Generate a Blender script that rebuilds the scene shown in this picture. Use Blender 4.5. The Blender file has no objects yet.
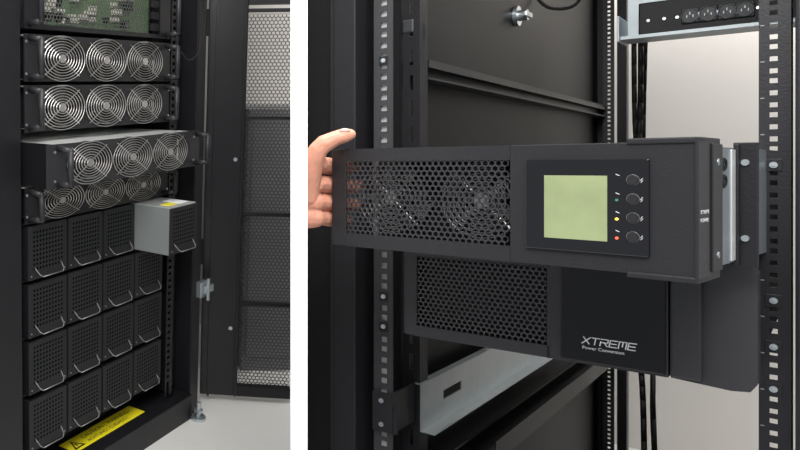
import bpy, bmesh, math, random
from mathutils import Vector, Matrix
sc=bpy.context.scene
try: sc.view_settings.view_transform='Standard'
except Exception: pass
F=720.0;CX=60.0;CY=168.0
C=Vector((0,0,1.15))
def T(x,y=None,z=None):
    return Matrix.Translation(Vector(x) if y is None else Vector((x,y,z)))
def ray(px,py): return Vector(((px-CX)/F,1,(CY-py)/F))
class Frame:
    def __init__(s,M): s.M=M; s.I=M.inverted(); s.o=s.I@C
    def hit(s,px,py,axis,val):
        d=s.I.to_3x3()@ray(px,py); t=(val-s.o[axis])/d[axis]; return s.o+d*t
def basis(x,y,org):
    x=Vector(x).normalized(); y=Vector(y).normalized(); z=Vector((0,0,1))
    M=Matrix((x,y,z)).transposed().to_4x4(); return T(org)@M
W=Frame(Matrix.Identity(4))
# ---------------- materials
def mk(name,col,rough=.5,metal=0,bump=0,bscale=300,var=.12,vscale=8,emit=None,est=0,coat=0,spec=.5,trans=0):
    m=bpy.data.materials.new(name); m.use_nodes=True; nt=m.node_tree; b=nt.nodes['Principled BSDF']
    b.inputs['Roughness'].default_value=rough; b.inputs['Metallic'].default_value=metal
    b.inputs['Specular IOR Level'].default_value=spec
    b.inputs['Coat Weight'].default_value=coat
    tc=nt.nodes.new('ShaderNodeTexCoord'); n=nt.nodes.new('ShaderNodeTexNoise'); n.inputs['Scale'].default_value=vscale
    n.inputs['Detail'].default_value=4
    nt.links.new(tc.outputs['Object'],n.inputs['Vector'])
    r=nt.nodes.new('ShaderNodeMix'); r.data_type='RGBA'
    r.inputs[6].default_value=(*[c*(1-var) for c in col],1); r.inputs[7].default_value=(*[min(1,c*(1+var)) for c in col],1)
    nt.links.new(n.outputs['Fac'],r.inputs[0]); nt.links.new(r.outputs[2],b.inputs['Base Color'])
    if bump:
        n2=nt.nodes.new('ShaderNodeTexNoise'); n2.inputs['Scale'].default_value=bscale
        nt.links.new(tc.outputs['Object'],n2.inputs['Vector'])
        bp=nt.nodes.new('ShaderNodeBump'); bp.inputs['Strength'].default_value=bump; bp.inputs['Distance'].default_value=.001
        nt.links.new(n2.outputs['Fac'],bp.inputs['Height']); nt.links.new(bp.outputs['Normal'],b.inputs['Normal'])
    if emit: b.inputs['Emission Color'].default_value=(*emit,1); b.inputs['Emission Strength'].default_value=est
    return m
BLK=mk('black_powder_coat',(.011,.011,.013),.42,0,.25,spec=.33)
DBK=mk('door_black',(.012,.012,.014),.3,0,.15,spec=.4)
BLK2=mk('deep_black_steel',(.007,.007,.008),.5,0,.2,spec=.28)
DGR=mk('dark_grey_steel',(.03,.031,.034),.45,0,.2,spec=.4)
GRB=mk('added_cabinet_grey',(.16,.16,.165),.5,0,.2)
RBK=mk('hole_light_grey',(.50,.50,.50),.5,.2)  # pale tone painting the light behind the left rail holes
GRG=mk('grille_dark_grey',(.075,.078,.075),.45)
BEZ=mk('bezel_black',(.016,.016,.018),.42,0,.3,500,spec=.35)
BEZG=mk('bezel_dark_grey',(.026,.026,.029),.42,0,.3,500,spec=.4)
BEZ2=mk('panel_black_satin',(.004,.004,.005),.2,0,.02,spec=.35)
GLOSS=mk('gloss_black',(.003,.003,.004),.05,0,coat=.5,spec=.5)
SIL=mk('galvanised_steel',(.55,.60,.63),.33,.85,.1,200,.1,30)
SIL2=mk('light_sheet_metal',(.70,.72,.70),.4,.5,.05)
SIL3=mk('chassis_zinc',(.34,.38,.40),.4,.7,.1,200,.15,30)
WIRE=mk('chrome_wire',(.50,.49,.47),.34,.75)
WIRED=mk('dim_chrome_wire',(.36,.36,.36),.36,.7)
HWIRE=mk('handle_wire',(.30,.295,.29),.4,.6)
ROT=mk('fan_plastic',(.035,.035,.037),.4)
LCD=mk('lcd_screen',(.25,.29,.15),.08,0,0,emit=(.42,.52,.26),est=.07,var=.30,vscale=20)
WHT=mk('white_paint',(.93,.93,.93),.6,0,.05,var=.01)
WALL=mk('pale_wall_paint',(.72,.69,.645),.7,0,.1,var=.03,vscale=2)
FLR=mk('light_vinyl_floor',(.80,.79,.76),.4,0,.1,80,.04,5)
YEL=mk('yellow_label',(.95,.82,.02),.5,var=.02)
INK=mk('black_ink',(.01,.01,.01),.5)
WINK=mk('white_ink',(.75,.76,.76),.5)
GINK=mk('grey_ring',(.20,.20,.20),.4)
PCB=mk('green_circuit_board',(.11,.20,.085),.5,0,.6,60,.7,90)
IVO=mk('ivory_plastic',(.6,.58,.5),.4)
RUB=mk('black_rubber',(.012,.012,.012),.6)
SKIN=mk('skin',(.62,.29,.20),.48,0,.9,130,.32,50,spec=.35)
SKIN.node_tree.nodes['Principled BSDF'].inputs['Subsurface Weight'].default_value=.08
SKIN.node_tree.nodes['Principled BSDF'].inputs['Subsurface Radius'].default_value=(.01,.004,.002)
NAIL=mk('nail',(.78,.48,.40),.25)
LG=mk('led_unlit_green',(.05,.18,.10),.3,emit=(.1,.6,.2),est=.05)
LY=mk('led_yellow',(.9,.7,.1),.3,emit=(1,.75,.1),est=1.2)
LR=mk('led_red',(.9,.1,.05),.3,emit=(1,.1,.05),est=1.2)
GREYB=mk('battery_side',(.36,.39,.38),.38,.5,.05)
def dotmat(name,base,dot,pitch,rad,hx,zlo,zhi):
    m=mk(name,base,.5,spec=.3); nt=m.node_tree; b=nt.nodes['Principled BSDF']
    src=b.inputs['Base Color'].links[0].from_socket
    tc=nt.nodes.new('ShaderNodeTexCoord'); s=nt.nodes.new('ShaderNodeSeparateXYZ'); nt.links.new(tc.outputs['Object'],s.inputs[0])
    def M(op,a,bv=None):
        n=nt.nodes.new('ShaderNodeMath'); n.operation=op
        for i,v in enumerate((a,bv)):
            if v is None: continue
            if hasattr(v,'links'): nt.links.new(v,n.inputs[i])
            else: n.inputs[i].default_value=v
        return n.outputs[0]
    def cell(o): return M('SUBTRACT',M('FRACT',M('DIVIDE',o,pitch)),.5)
    X=s.outputs['X'];Z=s.outputs['Z']
    x=cell(X); z=cell(Z)
    d=M('SQRT',M('ADD',M('MULTIPLY',x,x),M('MULTIPLY',z,z)))
    inside=M('LESS_THAN',d,rad)
    reg=M('MULTIPLY',M('LESS_THAN',M('ABSOLUTE',X),hx),M('MULTIPLY',M('GREATER_THAN',Z,zlo),M('LESS_THAN',Z,zhi)))
    inside=M('MULTIPLY',inside,reg)
    mx=nt.nodes.new('ShaderNodeMix'); mx.data_type='RGBA'; nt.links.new(inside,mx.inputs[0]); nt.links.new(src,mx.inputs[6]); mx.inputs[7].default_value=(*dot,1)
    nt.links.new(mx.outputs[2],b.inputs['Base Color'])
    sp=nt.nodes.new('ShaderNodeMath'); sp.operation='MULTIPLY_ADD'; nt.links.new(inside,sp.inputs[0]); sp.inputs[1].default_value=-.25; sp.inputs[2].default_value=.28
    nt.links.new(sp.outputs[0],b.inputs['Specular IOR Level'])
    return m
DOT=dotmat('perforated_black',(.017,.0175,.019),(.0008,.0008,.0008),.0120,.29,.0601,.0241,.1321)
# ---------------- mesh helpers
def box(bm,x0,x1,y0,y1,z0,z1,bev=0):
    r=bmesh.ops.create_cube(bm,size=1)
    vs=r['verts']
    for v in vs:
        v.co=Vector((x0+(v.co.x+.5)*(x1-x0),y0+(v.co.y+.5)*(y1-y0),z0+(v.co.z+.5)*(z1-z0)))
    if bev:
        es=list({e for v in vs for e in v.link_edges})
        bmesh.ops.bevel(bm,geom=es,offset=bev,segments=2,affect='EDGES',profile=.6)
    return bm
def cyl(bm,p0,p1,r,seg=12,r2=None):
    p0=Vector(p0);p1=Vector(p1);d=p1-p0
    q=Vector((0,0,1)).rotation_difference(d.normalized()).to_matrix().to_4x4()
    bmesh.ops.create_cone(bm,cap_ends=True,segments=seg,radius1=r,radius2=r if r2 is None else r2,depth=d.length,matrix=T((p0+p1)/2)@q)
def sph(bm,p,r,sub=2):
    bmesh.ops.create_icosphere(bm,subdivisions=sub,radius=r,matrix=T(Vector(p)))
def tube(bm,pts,r,seg=8):
    for a,b in zip(pts,pts[1:]): cyl(bm,a,b,r,seg)
    for p in pts[1:-1]: sph(bm,p,r,1 if seg<8 else 2)
def ringm(bm,c,rx,rz,wr,seg=36):
    c=Vector(c); prof=[(1,0),(0,1),(-1,0),(0,-1)]; rows=[]
    for i in range(seg):
        a=2*math.pi*i/seg; rad=Vector((math.cos(a),0,math.sin(a)))
        base=c+Vector((rx*math.cos(a),0,rz*math.sin(a)))
        rows.append([bm.verts.new(base+rad*(p*wr)+Vector((0,q*wr,0))) for p,q in prof])
    for i in range(seg):
        A=rows[i];B=rows[(i+1)%seg]
        for k in range(4):
            bm.faces.new((A[k],A[(k+1)%4],B[(k+1)%4],B[k]))
def holeplate(bm,cx,cz,hw,hh,rx,rz,y,t=.002,seg=40):
    def sq(a):
        c,s=math.cos(a),math.sin(a); k=min(hw/abs(c) if abs(c)>1e-6 else 1e9, hh/abs(s) if abs(s)>1e-6 else 1e9); return c*k,s*k
    angs=sorted(set([2*math.pi*i/seg for i in range(seg)]+[math.atan2(sz*hh,sx*hw)%(2*math.pi) for sx in(1,-1) for sz in(1,-1)]))
    I=[];O=[];J=[]
    for a in angs:
        I.append(bm.verts.new((cx+rx*math.cos(a),y,cz+rz*math.sin(a)))); J.append(bm.verts.new((cx+rx*math.cos(a),y+.02,cz+rz*math.sin(a))))
        X,Z=sq(a); O.append(bm.verts.new((cx+X,y,cz+Z)))
    n=len(angs)
    for i in range(n):
        j=(i+1)%n; bm.faces.new((I[i],O[i],O[j],I[j])); bm.faces.new((J[i],I[i],I[j],J[j]))
def hexgrid(bm,x0,x1,z0,z1,cell,ratio,y,th=.001):
    R=cell/math.sqrt(3); dz=cell*math.sqrt(3)/2; row=0; z=z0
    while z<=z1+1e-6:
        x=x0+(cell/2 if row%2 else 0)
        while x<=x1+1e-6:
            o=[];i=[];b=[]
            for k in range(6):
                a=math.radians(30+60*k); c,s=math.cos(a),math.sin(a)
                o.append(bm.verts.new((x+R*c,y,z+R*s))); i.append(bm.verts.new((x+R*ratio*c,y,z+R*ratio*s))); b.append(bm.verts.new((x+R*ratio*c,y+th,z+R*ratio*s)))
            for k in range(6):
                j=(k+1)%6; bm.faces.new((o[k],o[j],i[j],i[k])); bm.faces.new((i[k],i[j],b[j],b[k]))
            x+=cell
        z+=dz; row+=1
    bmesh.ops.remove_doubles(bm,verts=bm.verts[:],dist=cell*.01)
def B(): return bmesh.new()
ORG={}
def finish(bm,name,mat,smooth=False):
    me=bpy.data.meshes.new(name); bm.to_mesh(me); bm.free(); me.materials.append(mat)
    if smooth:
        for p in me.polygons: p.use_smooth=True
    return me
def meta(o,label,cat,group=None,kind=None):
    o['label']=label; o['category']=cat
    if group: o['group']=group
    if kind: o['kind']=kind
def thing(name,label,cat,fr,org=(0,0,0),group=None):
    o=bpy.data.objects.new(name,None); o.empty_display_size=.05; sc.collection.objects.link(o)
    o.matrix_world=fr.M@T(Vector(org)); ORG[o.name]=Vector(org); meta(o,label,cat,group); return o
def part(par,name,bm,mat,label=None,smooth=False):
    og=ORG[par.name]
    bmesh.ops.translate(bm,verts=bm.verts[:],vec=-og)
    o=bpy.data.objects.new(name,finish(bm,name,mat,smooth)); sc.collection.objects.link(o)
    o.parent=par
    ORG[o.name]=og
    if label: o['label']=label
    return o
def pbox(par,name,mat,*a,label=None):
    return part(par,name,box(B(),*a),mat,label)
def single(name,label,cat,fr,org,bm,mat,kind=None,smooth=False,group=None):
    bmesh.ops.translate(bm,verts=bm.verts[:],vec=-Vector(org))
    o=bpy.data.objects.new(name,finish(bm,name,mat,smooth)); sc.collection.objects.link(o)
    o.matrix_world=fr.M@T(Vector(org)); ORG[o.name]=Vector(org)
    if kind: o['kind']=kind
    if label: meta(o,label,cat,group)
    return o
def structure(name,fr,bm,mat):
    o=bpy.data.objects.new(name,finish(bm,name,mat)); sc.collection.objects.link(o); o.matrix_world=fr.M; o['kind']='structure'; return o
def copything(root,off,fr,label=None):
    r=root.copy(); sc.collection.objects.link(r); r.matrix_world=root.matrix_world@T(Vector(off)); ORG[r.name]=ORG[root.name]+Vector(off)
    if label: r['label']=label
    def rec(src,dst):
        for c in src.children:
            k=c.copy(); sc.collection.objects.link(k); k.parent=dst; rec(c,k)
    rec(root,r); return r
def text(par,name,body,size,mat,mtx,shear=0,sx=1,ext=.0003):
    cu=bpy.data.curves.new(name,'FONT'); cu.body=body; cu.size=size; cu.extrude=ext; cu.shear=shear
    tmp=bpy.data.objects.new('tmp_text',cu); sc.collection.objects.link(tmp); bpy.context.view_layer.update()
    me=bpy.data.meshes.new_from_object(tmp.evaluated_get(bpy.context.evaluated_depsgraph_get()))
    bpy.data.objects.remove(tmp); me.transform(mtx@Matrix.Diagonal((sx,1,1,1))); me.transform(T(-ORG[par.name]))
    me.materials.clear(); me.materials.append(mat)
    o=bpy.data.objects.new(name,me); sc.collection.objects.link(o); o.parent=par; ORG[o.name]=ORG[par.name]; return o
RX90=Matrix.Rotation(math.pi/2,4,'X')
def lerp(a,b,t): return a+(b-a)*t
def spline(pts,n=6):
    P=[Vector(q) for q in pts]; out=[]
    for i in range(len(P)-1):
        a0=P[max(i-1,0)];a1=P[i];a2=P[i+1];a3=P[min(i+2,len(P)-1)]
        for s in range(n):
            t=s/n; out.append(.5*((2*a1)+(-a0+a2)*t+(2*a0-5*a1+4*a2-a3)*t*t+(-a0+3*a1-3*a2+a3)*t**3))
    out.append(P[-1]); return out

# ================= LEFT BAY =================
a=math.atan(88/F)
TILT=T(C)@Matrix.Rotation(a,4,'X')@T(-C)
p=Vector((640,725.4,0)).normalized(); q=Vector((-p.y,p.x,0))
dA=1.80
L=Frame(TILT@basis(p,q,(-.0455*dA,dA,0)))
LW=Frame(TILT)
zl=lambda y:L.hit(27,y,1,0).z
MW=.636
cab=thing('power_cabinet','tall black steel cabinet, open front, holding fan and battery modules','cabinet',L,(.33,.4,0))
pbox(cab,'front_post',BLK,-.17,-.022,0.0,.04,0,2.1,.004)
pbox(cab,'front_post',BLK,.762,.815,-.03,.05,0,2.1,.004)
pbox(cab,'side_panel',BLK2,.80,.815,.05,.95,0,2.1)
pbox(cab,'side_panel',BLK2,-.17,-.155,.04,.95,0,2.1)
pbox(cab,'back_panel',BLK2,-.155,.80,.93,.95,0,2.1)
pbox(cab,'top_panel',BLK,-.17,.815,-.03,.95,2.1,2.14)
zb=zl(456); ZS=.085
base=pbox(cab,'base_plinth',BLK,-.17,.762,-.04,.10,.0,ZS,.003)
pbox(cab,'kick_plate',BLK2,-.012,.75,.09,.10,ZS,zb-.01)
b=B()
box(b,.652,.660,.0,.003,.1,2.1);box(b,.676,.690,.0,.003,.1,2.1);box(b,.690,.693,.0,.1,.1,2.1)
z=.15
while z<2.05:
    box(b,.660,.676,0,.003,z,z+.012); z+=.022
part(cab,'mounting_rail',b,BLK)
pbox(cab,'rail_cover',BLK,.705,.760,.03,.04,.1,2.1,.002)
h=L.hit(168,228,1,0); b=B(); cyl(b,(.700,-.008,h.z),(.700,.03,h.z),.010,16); part(cab,'cover_knob',b,IVO,'small pale knob')
rowsy=[226,283,341,398,456]
rz=[zl(y) for y in rowsy]
for zz in rz[:-1]: pbox(cab,'shelf',BLK2,-.01,.65,.012,.65,zz-.001,zz+.0008)
h=L.hit(190,290,1,-.03)
b=B(); box(b,.785,.83,-.05,-.03,h.z-.035,h.z+.02,.003); box(b,.80,.85,-.062,-.05,h.z-.02,h.z+.005,.003); cyl(b,(.815,-.06,h.z-.045),(.815,-.06,h.z+.03),.006)
part(cab,'door_latch',b,SIL,'silver steel latch')
b=B(); cyl(b,(.77,-.06,0),(.77,-.06,.010),.026,20); cyl(b,(.77,-.06,.010),(.77,-.06,.06),.008,12); cyl(b,(.77,-.06,.026),(.77,-.06,.035),.016,6); part(cab,'levelling_foot',b,SIL,'chrome levelling foot')
A0=L.hit(66,441,2,ZS); B0=L.hit(127,407,2,ZS); C0=L.hit(142,413,2,ZS)
x0,x1,y0,y1=A0.x-.035,B0.x+.01,C0.y-.002,min(B0.y,.088)
lab=pbox(base,'warning_label',YEL,x0,x1,y0,y1,ZS,ZS+.0012)
hgt=y1-y0
def LT(x,y): return T(x,y,ZS+.0016)
tw=hgt*.75
ty=y0+hgt*.15
b=B()
tri=[(x0+.012,ty),(x0+.012+tw,ty),(x0+.012+tw/2,y0+hgt*.85)]
cx_=sum(k[0] for k in tri)/3; cy_=sum(k[1] for k in tri)/3
inn=[(cx_+(k[0]-cx_)*.62,cy_+(k[1]-cy_)*.62) for k in tri]
for i in range(3):
    j=(i+1)%3
    b.faces.new([b.verts.new((k[0],k[1],ZS+.0018)) for k in(tri[i],tri[j],inn[j],inn[i])])
part(base,'warning_triangle',b,INK)
b=B(); box(b,cx_-.003,cx_+.003,cy_-.002,cy_+hgt*.16,ZS+.0014,ZS+.0018); part(base,'warning_mark',b,INK)
tx=x0+.03+tw; tl=x1-tx-.02
text(base,'label_text','CAUTION ! WARNING !',hgt*.34,INK,LT(tx,y0+hgt*.56),0,tl/(hgt*.34*10.9),.0001)
text(base,'label_text','ACHTUNG ! CUIDADO !',hgt*.28,INK,LT(tx,y0+hgt*.18),0,tl*.85/(hgt*.28*11.6),.0001)

def guard(cx,cz,rx,rz,y,n=6,wr=.0011):
    b=B()
    for i in range(n):
        t=(i+1.2)/(n+.2); ringm(b,(cx,y,cz),rx*t,rz*t,wr)
    for k in range(4):
        an=math.pi/4+k*math.pi/2; c,s=math.cos(an),math.sin(an)
        tube(b,[(cx+rx*.12*c,y+.002,cz+rz*.12*s),(cx+rx*1.10*c,y+.002,cz+rz*1.10*s)],wr*1.1,6)
    cyl(b,(cx,y+.002,cz),(cx,y-.001,cz),rz*.2,16)
    return b
def rotor(cx,cz,rx,rz,y):
    b=B(); cyl(b,(cx,y,cz),(cx,y+.02,cz),rz*.36,20)
    for k in range(7):
        a0=2*math.pi*k/7
        vs=[]
        for (r,da,dy) in((.34,0,.0),(.95,.15,.002),(.95,.75,.02),(.34,.6,.02)):
            vs.append(b.verts.new((cx+rx*r*math.cos(a0+da),y+dy,cz+rz*r*math.sin(a0+da))))
        b.faces.new(vs)
    return b
def handle_pair(m,y,z0,H,xr=0):
    for hx in(.010,MW-.010+xr):
        b=B(); tube(b,[(hx,y,z0+.010),(hx,y-.040,z0+.016),(hx,y-.040,z0+H-.016),(hx,y,z0+H-.010)],.0080,10); part(m,'handle',b,BEZG,None,True)
def fan_module(z0,H,out,label,front=DGR):
    y=-out; xe=-.008 if not out else -.030; xr=.03 if out else 0
    m=thing('fan_module',label,'rack module',L,(MW/2,y,z0),'fan modules in the power cabinet')
    b=B(); box(b,.004,MW-.004,y+.05,y+.62,z0+.006,z0+H-.003); box(b,.004,MW-.005,y+.003,y+.05,z0+H-.005,z0+H-.002); part(m,'chassis',b,SIL2,'bright sheet metal chassis')
    b=B(); fw=.188; x1=.036; cz=z0+H/2
    for k in range(3): holeplate(b,x1+fw*(k+.5),cz,fw/2,H/2-.001,.0915,H*.488,y)
    box(b,xe,x1,y,y+.004,z0+.001,z0+H-.001); box(b,x1+3*fw,MW+.008+xr,y,y+.004,z0+.001,z0+H-.001)
    part(m,'front_panel',b,front)
    if out: pbox(m,'side_cover',BLK2,-.002,.003,y+.004,y+.62,z0+.002,z0+H-.002)
    pbox(m,'inner_bulkhead',BLK2,.022,MW-.022,y+.044,y+.048,z0+.008,z0+H-.008)
    for k in range(3):
        cx=x1+fw*(k+.5)
        part(m,'fan_rotor',rotor(cx,cz,.088,H*.465,y+.016),ROT)
        part(m,'fan_guard',guard(cx,cz,.091,H*.486,y-.004,8,.0011),WIRE,'chrome wire guard')
    handle_pair(m,y,z0,H,xr)
    for hx in(-.003,MW+.004):
        for sz in(.02,H-.02):
            b=B(); cyl(b,(hx,y-.002,z0+sz),(hx,y,z0+sz),.0035,10); part(m,'screw',b,SIL)
    return m
zz=[zl(y) for y in(28,33,82,84,133,189,225)]
H2=zz[1]-zz[2]
fm=fan_module(zz[2],H2,0,'black fan module with three chrome wire guards, fully seated',BEZ)
copything(fm,(0,0,zz[4]-zz[2]),L)
fan_module(.884,.112,.095,'black fan module pulled halfway out, showing silver top',BEZG)
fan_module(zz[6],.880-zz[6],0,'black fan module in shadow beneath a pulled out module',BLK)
z0=zz[0]; H=.16
m=thing('electronics_module','rack module with green circuit boards behind perforated front','rack module',L,(MW/2,0,z0))
pbox(m,'chassis',DGR,.02,MW-.02,.06,.6,z0+.005,z0+H)
b=B(); box(b,-.008,.06,0,.004,z0,z0+H); box(b,MW-.05,MW+.008,0,.004,z0,z0+H); box(b,.06,MW-.05,0,.004,z0,z0+.012); box(b,.06,MW-.05,0,.004,z0+H-.01,z0+H); part(m,'front_frame',b,BLK)
b=B(); hexgrid(b,.06,MW-.12,z0+.012,z0+H-.012,.012,.80,.002); part(m,'grille',b,GRG)
pc=pbox(m,'circuit_board',PCB,.06,MW-.06,.035,.04,z0+.01,z0+H-.01,label='green circuit board')
random.seed(4)
for i in range(30):
    x=random.uniform(.07,MW-.16); z=z0+random.uniform(.015,H-.04); w=random.uniform(.010,.034)
    pbox(pc,'circuit_component',IVO if i%3 else BLK2,x,x+w,.018,.035,z,z+random.uniform(.010,.026),.001)
for i in range(4): pbox(m,'terminal_block',BLK2,MW-.105,MW-.065,-.006,.004,z0+.02+i*.034,z0+.042+i*.034,.001)
handle_pair(m,0,z0,H)
# battery modules
BWd=.154; BH=rz[0]-rz[1]
def battery(x0,z0,H,y,label,side):
    g='battery modules in the power cabinet'
    m=thing('battery_module',label,'battery module',L,(x0+BWd/2,y,z0),g)
    pbox(m,'case',side,x0+.003,x0+BWd-.003,y+.004,y+.5,z0+.001,z0+H-.001,.001)
    pbox(m,'front_plate',DOT,x0+.002,x0+BWd-.002,y,y+.004,z0+.001,z0+H-.002,.0012)
    b=B(); ZZ=z0+.010
    tube(b,[(x0+.026,y,ZZ+.022),(x0+.030,y-.014,ZZ+.006),(x0+.038,y-.018,ZZ),(x0+BWd-.038,y-.018,ZZ),(x0+BWd-.030,y-.014,ZZ+.006),(x0+BWd-.026,y,ZZ+.022)],.0015,8); part(m,'handle',b,HWIRE,'steel wire handle',True)
    for sx in(.012,BWd-.012):
        b=B(); cyl(b,(x0+sx,y-.0015,z0+.012),(x0+sx,y,z0+.012),.0022,8); part(m,'screw',b,HWIRE)
    return m
first=battery(0,rz[1]+.001,BH-.004,0,'black perforated battery module with steel wire handle',BLK)
for r in range(4):
    for c in range(4):
        if (r,c) in((0,0),(0,3)): continue
        copything(first,(c*(BWd+.003),0,rz[r+1]-rz[1]),L)
xb=3*(BWd+.003)-.004
pb=battery(xb,rz[1]+.002,BH-.006,-.125,'grey sided battery module pulled out, stickers on top',GREYB)
zt2=rz[1]+.002+BH-.006-.001
pbox(pb,'top_cover',SIL2,xb+.004,xb+BWd-.004,-.12,.35,zt2,zt2+.002,label='bright metal top cover')
pbox(pb,'sticker',YEL,xb+.03,xb+.08,-.10,-.07,zt2+.002,zt2+.003,label='yellow sticker')
pbox(pb,'sticker',WHT,xb+.09,xb+.14,-.10,-.04,zt2+.002,zt2+.003,label='white sticker')
pts=spline([tuple(L.hit(x,y,1,-.06)) for x,y in((203,-15),(205,20),(202,42),(196,56),(188,60),(181,52))])
b=B(); tube(b,pts,.0022,6); single('signal_cable','thin black cable hanging inside the top of the cabinet','cable',L,pts[-1],b,RUB,smooth=True)
# door
dl=math.radians(8); w=Vector((math.cos(dl),-math.sin(dl),0)); n=Vector((math.sin(dl),math.cos(dl),0))
D=Frame(TILT@basis(w,n,(.525,2.49,0)))
dr=thing('cabinet_door','open black steel door with perforated hexagonal mesh panels','door',D,(.15,0,.02))
DWd=.298; mx0=D.hit(243,200,1,0).x; dx0=-.018
zd=lambda y:D.hit(270,y,1,0).z
b=B(); box(b,dx0,mx0,0,.03,.02,2.1,.003); box(b,.006,.014,-.012,0,.02,2.1); box(b,mx0-.012,mx0-.006,-.008,0,.02,2.1); part(dr,'door_frame',b,DBK)
pbox(dr,'cross_bar',BLK,mx0,DWd,0,.03,.02,zd(388))
for y1 in(305,215,118,10): pbox(dr,'cross_bar',BLK,mx0,DWd,0,.02,zd(y1)-.006,zd(y1)+.006,.001)
pbox(dr,'cross_bar',BLK,mx0,DWd,0,.03,zd(4),2.1)
edges=[388,305,215,118,10]
for k in range(4):
    za=zd(edges[k])+.006; zb2=zd(edges[k+1])-.006
    b=B(); hexgrid(b,mx0+.004,DWd-.004,za,zb2,.0135,.80,.012,.0012); part(dr,'mesh_panel',b,DGR)
for zq in(.5,1.3):
    b=B(); cyl(b,(dx0-.004,.01,zq),(dx0-.004,.01,zq+.09),.007,12); part(dr,'hinge',b,DGR)
for yy in(160,330):
    b=B(); cyl(b,(mx0-.03,-.002,zd(yy)),(mx0-.03,.0,zd(yy)),.007,12); part(dr,'screw',b,SIL)
zc=zd(118)
k=thing('added_cabinet','added grey cabinet darkening what shows through the lower door mesh','cabinet',LW,(.85,3.0,0))  # made-up cabinet, set behind the door to darken its lower mesh
pbox(k,'body',GRB,.72,1.04,2.75,3.2,0,zc+.02,.004)
kd=pbox(k,'door',GRB,.735,1.025,2.742,2.75,.06,zc-.02,.002)
pbox(kd,'handle',SIL,.99,1.0,2.725,2.742,.8,.95,.002)
def quad(bm,pts,th=.02):
    vs=[bm.verts.new(p) for p in pts]; f=bm.faces.new(vs); r=bmesh.ops.extrude_face_region(bm,geom=[f])
    bmesh.ops.translate(bm,vec=(0,0,-th),verts=[v for v in r['geom'] if isinstance(v,bmesh.types.BMVert)])
rr=231/720
b=B(); quad(b,[(-2.2,0,0),(.12,0,0),(3.3*rr*1.05+.10,3.4,0),(-2.2,3.4,0)]); structure('floor',LW,b,FLR)
b=B(); box(b,-2.2,1.2,3.3,3.36,0,2.6); structure('wall_back',LW,b,WALL)
# ================= dividing wall ================
d=ray(299,168); d.z=0; d.normalize(); nn=Vector((d.y,-d.x,0))
P0=Vector(((299-CX)/F*.80,.80,0)); ww=16/F*.80/2
MWl=basis(nn,d,P0)
b=B(); box(b,-ww,ww,0,1.35,0,2.6); structure('wall_middle',Frame(MWl),b,WHT)

# ================= RIGHT BAY ====================
u=Vector((660,-720,0)).normalized(); v=Vector((-u.y,u.x,0))
R=Frame(basis(u,v,(.865,.877,0)))
rack=thing('server_rack','open black steel server rack with perforated mounting rails','rack',R,(-.24,.8,0))
def rail(x0,x1,y,z0=.1,z1=1.95,hw=.0075,hh=.0062):
    b=B(); cx=(x0+x1)/2
    box(b,x0,cx-hw/2,y,y+.002,z0,z1); box(b,cx+hw/2,x1,y,y+.002,z0,z1)
    z=z0; i=0
    while z<z1:
        g=(.0147-hh) if i%3 else (.0120-hh)
        if hh>.008: g+=.004
        box(b,cx-hw/2,cx+hw/2,y,y+.002,z,z+g); z+=g+hh; i+=1
    return b,cx
cl=R.hit(385,160,1,0).x
b,cxl=rail(cl-.017,cl+.013,0,hw=.0105,hh=.0095); box(b,cl-.019,cl-.017,-.0,.05,.1,1.95); part(rack,'mounting_rail',b,DGR)
pbox(rack,'hole_light_strip',RBK,cl-.010,cl+.007,.006,.008,.1,1.95)  # added pale strip, so the rail holes look lit from behind
b,cxr=rail(-.010,.016,0,hw=.0070,hh=.0060); box(b,.016,.018,0,.05,.1,1.95); part(rack,'mounting_rail',b,BLK)
zq=.1+.0445/2
while zq<1.6:
    if zq>.75: pbox(rack,'unit_marking',GINK,-.0085,-.0050,-.0004,0,zq,zq+.0012)
    zq+=.0445
b,_=rail(-.452,-.425,1.56); box(b,-.454,-.452,1.56,1.60,.1,1.95);part(rack,'mounting_rail',b,DGR)
XS=-.475
pbox(rack,'side_panel',BLK2,XS-.012,XS,.08,1.6,.0,2.0)
pbox(rack,'side_panel',BLK,.05,.062,.06,1.6,.0,2.0)
xc0,xc1=XS+.001,XS+.030
b=B(); zc_=.1
xm_=(xc0+xc1)/2
box(b,xc0,xm_-.003,.095,.098,.0,2.0); box(b,xm_+.003,xc1,.095,.098,0,2.0)
while zc_<2.0:
    box(b,xm_-.003,xm_+.003,.095,.098,zc_,zc_+.018); zc_+=.045
box(b,xc1-.002,xc1,.098,.13,0,2.0)
part(rack,'inner_channel',b,BLK)
h=R.hit(418,66,0,XS+.02); ztop=h.z
b=B()
box(b,XS,XS+.030,.14,1.58,ztop+.010,ztop+.013); box(b,XS+.028,XS+.030,.14,1.58,ztop-.001,ztop+.012)
box(b,XS,XS+.012,.14,1.58,ztop-.020,ztop+.010); box(b,XS,XS+.030,.14,1.58,ztop-.022,ztop-.019); part(rack,'side_beam',b,BEZG)
h=R.hit(440,445,0,XS+.02)
b=B(); box(b,XS,XS+.05,.14,1.58,h.z-.05,h.z-.044); box(b,XS,XS+.006,.14,1.58,h.z-.05,h.z,.001); box(b,XS,XS+.05,.14,1.58,h.z-.0,h.z+.005); part(rack,'side_beam',b,BEZ)
h=R.hit(424,26,0,XS+.03)
b=B(); box(b,XS,XS+.02,h.y-.02,h.y+.02,h.z-.012,h.z+.012,.003); box(b,XS+.02,XS+.03,h.y-.008,h.y+.008,h.z-.03,h.z+.008,.002); part(rack,'panel_latch',b,DGR)
h=R.hit(525,15,0,XS+.02)
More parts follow.
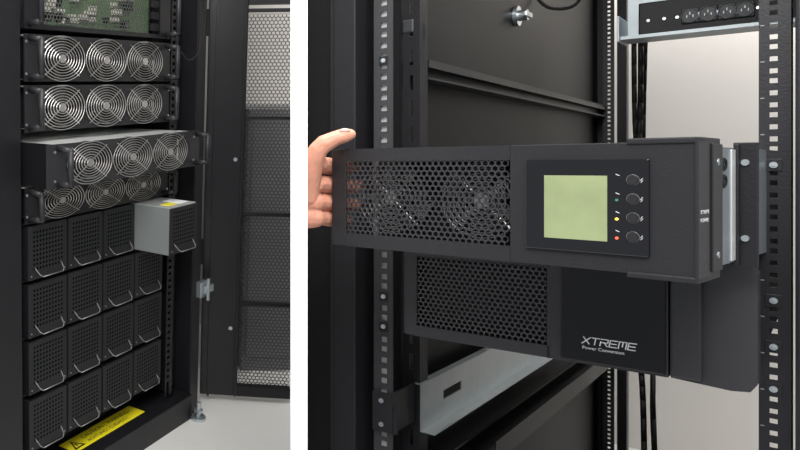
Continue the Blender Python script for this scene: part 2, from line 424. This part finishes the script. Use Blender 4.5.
b=B(); cyl(b,(XS,h.y,h.z),(XS+.008,h.y,h.z),.024,24); cyl(b,(XS+.008,h.y,h.z),(XS+.026,h.y,h.z),.013,20); box(b,XS+.022,XS+.030,h.y-.024,h.y+.024,h.z-.006,h.z+.006,.002); part(rack,'turn_latch',b,SIL,'silver quarter turn latch',False)
xa=R.hit(304,160,1,.04).x+.0
pbox(rack,'frame_post',BLK,-.545,-.502,-.03,.06,0,2.0,.003)
pbox(rack,'frame_post',BLK2,xa,-.545,.01,.05,0,2.0)
xm=R.hit(330,160,1,-.03).x
pbox(rack,'frame_post',BLK,xm,xm+.012,-.03,.01,0,2.0,.003)
pbox(rack,'frame_post',BLK,.022,.06,-.02,.06,0,2.0,.003)
xr=R.hit(628,300,1,1.62).x
b=B(); box(b,XS,-.454,1.6,1.63,0,2.0); box(b,-.425,xr,1.6,1.63,0,2.0); part(rack,'rear_frame',b,BLK)
pbox(rack,'top_panel',BLK,xa,.062,.0,1.63,2.0,2.04)
pbox(rack,'base_panel',BLK,xa,.062,.0,1.63,0,.06)
for (px,py,x,y) in((388,297,cxl,0),(388,327,cxl,0),(390,60,cxl,0),(768,165,cxr,0),(768,300,cxr,0),(768,346,cxr,0),(768,388,cxr,0),(790,170,.035,-.02)):
    h=R.hit(px,py,1,y)
    b=B(); box(b,x-.0075,x+.0075,y-.0012,y,h.z-.0075,h.z+.0075,.0005); part(rack,'cage_nut',b,BLK)
    b=B(); cyl(b,(x,y-.0035,h.z),(x,y-.001,h.z),.0038,14); cyl(b,(x,y-.005,h.z),(x,y-.0035,h.z),.002,6); part(rack,'screw',b,SIL)
h=R.hit(395,415,1,-.01)
b=B(); box(b,-.484,-.452,-.008,-.002,h.z-.035,h.z+.032,.002); box(b,-.454,-.450,-.008,.09,h.z-.035,h.z+.032,.001); box(b,-.452,-.443,-.006,.0,h.z-.035,h.z+.010,.001)
part(rack,'shelf_bracket',b,BLK)
for dz in(-.022,.018):
    b=B(); cyl(b,(-.468,-.0095,h.z+dz),(-.468,-.008,h.z+dz),.004,12); part(rack,'screw',b,SIL3)
# silver shelf rail
h0=R.hit(420,432,0,-.443); h1=R.hit(553,345,0,-.443); ht=R.hit(420,384,0,-.443).z
b=B(); z0=h0.z; z1=ht; y0=h0.y; y1=h1.y
X0,X1=-.443,-.4405
ha=R.hit(442,405,0,-.443); hb=R.hit(460,395,0,-.443); zh0,zh1=lerp(z0,z1,.42),lerp(z0,z1,.62)
box(b,X0,X1,y0,ha.y,z0,z1); box(b,X0,X1,hb.y,y1,z0,z1); box(b,X0,X1,ha.y,hb.y,z0,zh0); box(b,X0,X1,ha.y,hb.y,zh1,z1)
box(b,X1,X1+.022,y0,y1,z0,z0+.002)
box(b,X0-.01,X0,y0,y1,z1-.002,z1)
single('support_rail','galvanised silver support rail bolted along the rack side','rail',R,(-.44,(y0+y1)/2,z0),b,SIL)
h0=R.hit(500,450,0,-.40)
b=B(); zz1=h0.z; box(b,-.402,-.40,.35,1.5,zz1-.02,zz1+.022); box(b,-.422,-.402,.35,1.5,zz1-.02,zz1-.018)
single('support_rail','black steel support rail low in the rack','rail',R,(-.40,.9,zz1),b,BLK)
# power strip
PY=.75
hA=R.hit(621,40,1,PY); z0=hA.z; x1=.045
st=thing('power_strip','black power strip with a row of outlets in metal housing','power strip',R,((hA.x+x1)/2,PY,z0))
b=B(); box(b,hA.x,x1,PY,PY+.08,z0,z0+.003); box(b,hA.x,x1,PY+.077,PY+.08,z0,z0+.14);box(b,hA.x,x1,PY-.002,PY,z0,z0+.007); part(st,'housing',b,SIL3)
hO=R.hit(638,30,1,PY)
fp=pbox(st,'outlet_panel',BLK2,hO.x,x1-.004,PY+.004,PY+.03,z0+.004,z0+.076,.003)
for px in(690,708,727,745):
    hx=R.hit(px,22,1,PY).x; zc_=z0+.036
    b=B(); box(b,hx-.0145,hx+.0145,PY-.001,PY+.004,zc_-.016,zc_+.016,.003); o=part(fp,'outlet',b,DGR)
    b=B(); ringm(b,(hx,PY-.0015,zc_),.0135,.0145,.0011,24); part(fp,'outlet_rim',b,SIL)
    for dx in(-.005,.005,0):
        pbox(fp,'socket_pin',SIL3,hx+dx-.0007,hx+dx+.0007,PY-.0025,PY-.001,zc_-.004+(dx==0)*.006,zc_+.001+(dx==0)*.006)
for px in(648,664,677,758):
    hx=R.hit(px,22,1,PY).x; b=B(); cyl(b,(hx,PY+.001,z0+.036),(hx,PY+.004,z0+.036),.0030,12); part(fp,'screw',b,SIL)
b=B(); box(b,hA.x-.004,hA.x,PY-.02,PY+.08,z0-.006,z0+.05,.001); part(st,'mounting_plate',b,SIL3)
def cable(pts,r,label):
    out=spline(pts); b=B(); tube(b,out,r,8); single('power_cable',label,'cable',R,out[-1],b,RUB,smooth=True)
def cp(px,py,yv): return tuple(R.hit(px,py,1,yv))
cable([cp(641,20,1.2),cp(640,120,1.2),cp(634,200,1.2),cp(638,330,1.2),cp(643,400,1.2),cp(645,520,1.2)],.0065,'black power cable hanging straight down behind the shelves')
cable([cp(634,20,1.25),cp(635,120,1.25),cp(641,200,1.25),cp(652,350,1.25),cp(653,420,1.25),cp(658,520,1.25)],.006,'black power cable hanging down at the back of the rack')
cable([cp(646,40,1.22),cp(644,160,1.22),cp(650,300,1.22),cp(658,520,1.22)],.004,'thin black cable hanging at the back of the rack')
cable([cp(590,-20,.9),cp(575,5,.9),cp(550,8,.9),cp(535,-5,.9),cp(525,-25,.9)],.004,'loose black cable looped inside the rack top')
# ------------- lower unit
V0=-.12
xL=R.hit(403,300,1,V0).x; xM=R.hit(668,330,1,V0).x; xRt=R.hit(757,330,1,V0).x
zB,zT=.901,1.034
lo=thing('power_supply_unit','black rack power unit with hexagonal grille and white logo lettering','power supply',R,((xL+xRt)/2,V0,zB))
g0=R.hit(417,300,1,V0).x; g1=R.hit(547,300,1,V0).x
b=B(); y=V0
box(b,xL,g0,y,y+.03,zB,zT,.004); box(b,g0-.004,g1+.004,y,y+.03,zB,zB+.016); box(b,g0-.004,g1+.004,y,y+.03,zT-.014,zT)
box(b,g1,xM,y,y+.03,zB,zT); part(lo,'front_bezel',b,BEZG)
pbox(lo,'dust_filter',BLK2,g0-.002,g1+.002,y+.028,y+.030,zB+.01,zT-.01)
b=B(); hexgrid(b,g0+.001,g1-.001,zB+.018,zT-.017,.0070,.74,y+.002,.002); part(lo,'grille',b,mk('grille_grey',(.05,.05,.054),.42,spec=.45))
f0=R.hit(561,300,1,V0).x
fpn=pbox(lo,'front_cover',BEZ2,f0,xM-.002,y-.004,y+.001,zB+.003,zT-.002,.0015)
h0=R.hit(582,343,1,V0-.005); h1=R.hit(637,351,1,V0-.005)
def strokes(par,name,segs,x,z,cw,ch,lw,yy,mat,gap):
    b=B(); ox=0
    for letter in segs:
        for (ax,az,bx,bz) in letter:
            A=Vector((x+ox+ax*cw+az*ch*.18,0,z+az*ch)); E=Vector((x+ox+bx*cw+bz*ch*.18,0,z+bz*ch)); d=(E-A).normalized(); nrm=Vector((-d.z,0,d.x))*lw/2; A-=d*lw/2; E+=d*lw/2
            vs=[b.verts.new(Vector((q.x,yy,q.z))) for q in(A-nrm,E-nrm,E+nrm,A+nrm)]; b.faces.new(vs)
        ox+=cw+gap
    return part(par,name,b,mat)
Xl=[(0,0,1,1),(0,1,.4,.58),(.6,.42,1,0)]; Tl=[(0,1,1,1),(.5,1,.5,0)]; Rl=[(0,0,0,.62),(0,1,1,1),(1,1,1,.5),(0,.5,1,.5),(.5,.5,1,0)]
Ml=[(0,0,0,1),(0,1,1,1),(.5,1,.5,.3),(1,1,1,0)]; El2=[(0,1,1,1),(0,.5,.9,.5),(0,0,1,0),(0,0,0,1)]
Wd=h1.x-h0.x; cw=Wd/6*.78; gp=Wd/6*.22
strokes(fpn,'logo_text',[Xl,Tl,Rl,El2,Ml,El2],h0.x,h0.z,cw,.0082,.0012,y-.0045,WINK,gp)
text(fpn,'logo_text','Power Conversion',.0056,WINK,T(h0.x,y-.0045,h0.z-.007)@RX90,0,1.0)
# shaped ear with chamfered lower corner
def prism(bm,poly,y0,y1):
    f=[bm.verts.new((x,y0,z)) for x,z in poly]; r=[bm.verts.new((x,y1,z)) for x,z in poly]
    bm.faces.new(f); bm.faces.new(r[::-1])
    for i in range(len(poly)):
        j=(i+1)%len(poly); bm.faces.new((f[j],f[i],r[i],r[j]))
b=B()
prism(b,[(xM+.001,zB-.002),(xRt-.022,zB-.006),(xRt-.006,zB-.004),(xRt,zB+.006),(xRt,zT-.004),(xRt-.006,zT+.006),(xM+.001,zT+.006)],y+.012,y+.05)
box(b,xM+.001,xM+.030,y+.002,y+.04,zB+.0,zT+.0,.003); part(lo,'mounting_ear',b,BEZG)
pbox(lo,'chassis',DGR,xL+.01,xRt-.008,y+.03,y+.55,zB+.004,zT-.002)
# ------------- held unit
uh=Vector((520,-720,0)).normalized(); vh=Vector((-uh.y,uh.x,0))
Hf=Frame(basis(uh,vh,((697-CX)/F*.689,.689,0)))
zB,zT=1.043,1.176
xL=Hf.hit(332,200,1,0).x
he=thing('power_supply_unit','black rack power unit with fans and display, pulled forward by hand','power supply',Hf,(xL/2,0,zB))
g0=Hf.hit(346,200,1,0).x; g1=Hf.hit(510,200,1,0).x
gz0,gz1=zB+.018,zT-.017
b=B(); t=.003
box(b,xL,g0,0,t,zB,zT,.001); box(b,g0,g1,0,t,zB,gz0); box(b,g0,g1,0,t,gz1,zT); box(b,g1,0,0,t,zB,zT,.001)
box(b,xL,0,t,.072,zT-.003,zT,.001); box(b,xL,0,t,.072,zB,zB+.003,.001); box(b,-.003,0,t,.072,zB+.006,zT-.006,.001)
bez=part(he,'front_bezel',b,BEZ)
b=B(); hexgrid(b,g0+.003,g1-.003,gz0+.001,gz1-.001,.0072,.74,.0005,.002); part(he,'grille',b,BEZG)
pbox(he,'inner_bulkhead',BLK2,xL+.03,-.004,.066,.070,zB+.004,zT-.004)
for px in(392,482):
    h=Hf.hit(px,202,1,.03); cz=(zB+zT)/2+.001
    part(he,'fan_rotor',rotor(h.x,cz,.044,.044,.046),ROT)
    part(he,'fan_guard',guard(h.x,cz,.046,.046,.028,7,.0012),WIRED,'chrome wire guard')
xc=Hf.hit(627,150,1,0).x
b=B(); box(b,xc,.0015,-.002,.045,zT-.002,zT+.004,.0015); box(b,xc,.0015,-.002,.045,zB-.004,zB+.002,.0015); box(b,-.0015,.0015,-.002,.074,zB-.004,zT+.004,.001); box(b,.0015,.0035,.040,.074,zB+.004,zT-.002,.0008); cap=part(he,'end_cap',b,BEZ)
MS=Matrix(((0,0,1,0),(1,0,0,0),(0,1,0,0),(0,0,0,1)))
h=Hf.hit(703,214,0,.002)
text(cap,'side_text','XTREME',.0052,WINK,T(.0018,.004,h.z)@MS,0,1.5,.00005)
text(cap,'side_text','POWER',.0052,WINK,T(.0018,.004,h.z-.008)@MS,0,1.5,.00005)
for zc_ in(zT-.02,zB+.02):
    b=B(); cyl(b,(.0035,.057,zc_),(.0042,.057,zc_),.0035,12); part(cap,'screw',b,SIL3)
d0=Hf.hit(525,200,1,-.004).x; d1=Hf.hit(649,200,1,-.004).x
dp=pbox(he,'display_panel',GLOSS,d0,d1,-.004,.0,zB+.018,zT-.017,.001)
s0=Hf.hit(544,205,1,-.005).x; s1=Hf.hit(607,205,1,-.005).x
pbox(dp,'lcd_screen',LCD,s0,s1,-.0048,-.004,zB+.031,zT-.034,.0002,label='pale green backlit screen')
for py in(180,199,218,237):
    h=Hf.hit(633,py,1,-.004); b=B(); cyl(b,(h.x,-.0065,h.z),(h.x,-.004,h.z),.0046,20); bt=part(dp,'button',b,BEZ)
    b=B(); ringm(b,(h.x,-.0045,h.z),.0053,.0053,.0002,24); part(dp,'button_ring',b,GINK)
    for s_ in(0,1):
        b=B(); box(b,h.x+.0064+s_*.0014,h.x+.0068+s_*.0014,-.0044,-.004,h.z-.001-.0015*s_,h.z+.002-.0015*s_); bmesh.ops.rotate(b,verts=b.verts[:],cent=(h.x+.007,0,h.z),matrix=Matrix.Rotation(math.radians(35),3,'Y')); part(dp,'button_mark',b,WINK)
    b=B(); box(b,h.x-.0145,h.x-.0110,-.0044,-.004,h.z+.0045,h.z+.0050); bmesh.ops.rotate(b,verts=b.verts[:],cent=(h.x-.012,0,h.z+.005),matrix=Matrix.Rotation(math.radians(25),3,'Y')); part(dp,'button_mark',b,WINK)
for py,mm in((200,LG),(219,LY),(238,LR)):
    h=Hf.hit(617,py,1,-.004); b=B(); cyl(b,(h.x,-.0052,h.z),(h.x,-.004,h.z),.0014,12); part(dp,'indicator_light',b,mm)
ch=pbox(he,'chassis',SIL3,xL+.02,-.006,.070,.40,zB+.004,zT-.004,label='bare zinc sheet metal chassis')
pbox(he,'slide_strip',SIL2,-.006,-.0045,.150,.165,zB+.006,zT-.006,.0004,label='narrow bright slide strip')
b=B(); box(b,-.008,.012,.172,.178,zB-.002,zT+.002,.001); box(b,-.006,-.002,.165,.178,zB,zT,.001); part(he,'mounting_ear',b,BLK)
for zc_ in(zT-.022,zT-.040):
    b=B(); ringm(b,(0,0,0),.0070,.0060,.0014,20); bmesh.ops.rotate(b,verts=b.verts[:],cent=(0,0,0),matrix=Matrix.Rotation(math.pi/2,3,'Z')); bmesh.ops.translate(b,verts=b.verts[:],vec=(-.0053,.122,zc_)); part(ch,'round_mark',b,BLK2)
for zc_ in(zT-.02,zB+.03):
    b=B(); cyl(b,(.002,.170,zc_),(.002,.172,zc_),.0035,12); part(he,'screw',b,SIL)
# ------------- hand
def hp(px,py,dp): return C+ray(px,py)*dp
b=B()
def chain(pts):
    for (p0,r0),(p1,r1) in zip(pts,pts[1:]):
        n=max(2,int((p1-p0).length/.003))
        for i in range(n+1): sph(b,p0.lerp(p1,i/n),r0+(r1-r0)*i/n,2)
fy=[166,185,203,219]; ln=[355,359,356,346]; fr=[.0122,.0125,.0120,.0105]
palm=[hp(306,163+i*17,1.024) for i in range(4)]
knk=[hp(315,fy[i]-1,1.008) for i in range(4)]
for i,y in enumerate(fy):
    chain([(palm[i],.0155),(hp(309,y-1,1.012),.0150),(knk[i],.0138)])
    chain([(knk[i],.0134),(hp(321,y-1,1.014),fr[i]*.98),(hp(328,y,1.024),fr[i]*1.04),(hp(338,y+1,1.031),fr[i]*.86),(hp(ln[i],y+1,1.012),fr[i]*.74)])
for i in range(3):
    chain([(palm[i].lerp(palm[i+1],.5),.0155),((knk[i]+knk[i+1])/2+Vector((-.004,.004,0)),.0125)])
chain([(hp(307,196,1.006),.0155),(hp(309,178,1.0),.0165),(hp(312,162,.992),.0155),(hp(318,150,.984),.0128),(hp(324,144,.981),.0126),(hp(335,138.5,.977),.0106),(hp(344,135.5,.974),.0102),(hp(350,134.5,.974),.0078)])
chain([(hp(309,160,1.0),.0145),(hp(317,160,.995),.0110),(hp(321,164,1.0),.010)])
hand=single('person','bare hand gripping the end of a black unit, thumb on top','person',W,tuple(hp(310,200,1.0)),b,SKIN,smooth=True)
md=hand.modifiers.new('r','REMESH'); md.mode='VOXEL'; md.voxel_size=.0011; md.use_smooth_shade=True
md=hand.modifiers.new('s','SMOOTH'); md.factor=.5; md.iterations=3
b=B(); bmesh.ops.create_icosphere(b,subdivisions=3,radius=1,matrix=T(hp(345,130.5,.969))@Matrix.Diagonal((.0075,.0050,.0030,1)))
part(hand,'thumbnail',b,NAIL,smooth=True)
b=B(); quad(b,[(.0,0,0),(2.6,0,0),(4.2,3.6,0),(3.4*rr*1.05,3.4,0)]); structure('floor_server_room',W,b,FLR)
b=B(); box(b,-1.1,1.6,2.5,2.56,0,2.6); structure('wall_right',R,b,WALL)

# ---------------- camera, light
cam=bpy.data.cameras.new('camera'); co=bpy.data.objects.new('camera',cam); sc.collection.objects.link(co); sc.camera=co
co.location=C; co.rotation_euler=(math.pi/2,0,0); cam.sensor_width=36; cam.sensor_fit='HORIZONTAL'; cam.lens=36*F/800
cam.shift_x=(400-CX)/800; cam.shift_y=-(225-CY)/800; cam.clip_start=.02
def area(name,loc,tgt,size,power,col=(1,1,1)):
    l=bpy.data.lights.new(name,'AREA'); l.size=size; l.energy=power; l.color=col; o=bpy.data.objects.new(name,l); sc.collection.objects.link(o)
    o.location=loc; o.rotation_euler=(Vector(tgt)-Vector(loc)).to_track_quat('-Z','Y').to_euler(); return o
area('ceiling_light',(.7,-.3,2.5),(.8,1.1,1.0),1.2,30,(1,.98,.96))
area('ceiling_light',(.55,1.0,2.75),(.3,2.2,.5),.9,62,(1,.98,.95))
area('ceiling_light',(-.2,-.1,2.3),(.3,2.3,.7),.8,32,(1,.98,.96))
area('ceiling_light',tuple(R.M@Vector((.2,2.05,2.5))),tuple(R.M@Vector((0,2.45,1.1))),.6,20,(1,.97,.93))
area('divider_fill',(-.1,-.1,1.9),(P0.x,P0.y,1.1),.4,6)  # added fill lamp, only there to whiten the dividing wall's near end
wd=bpy.data.worlds.new('world'); sc.world=wd; wd.use_nodes=True; bg=wd.node_tree.nodes['Background']; bg.inputs[0].default_value=(.9,.93,1,1); bg.inputs[1].default_value=.45
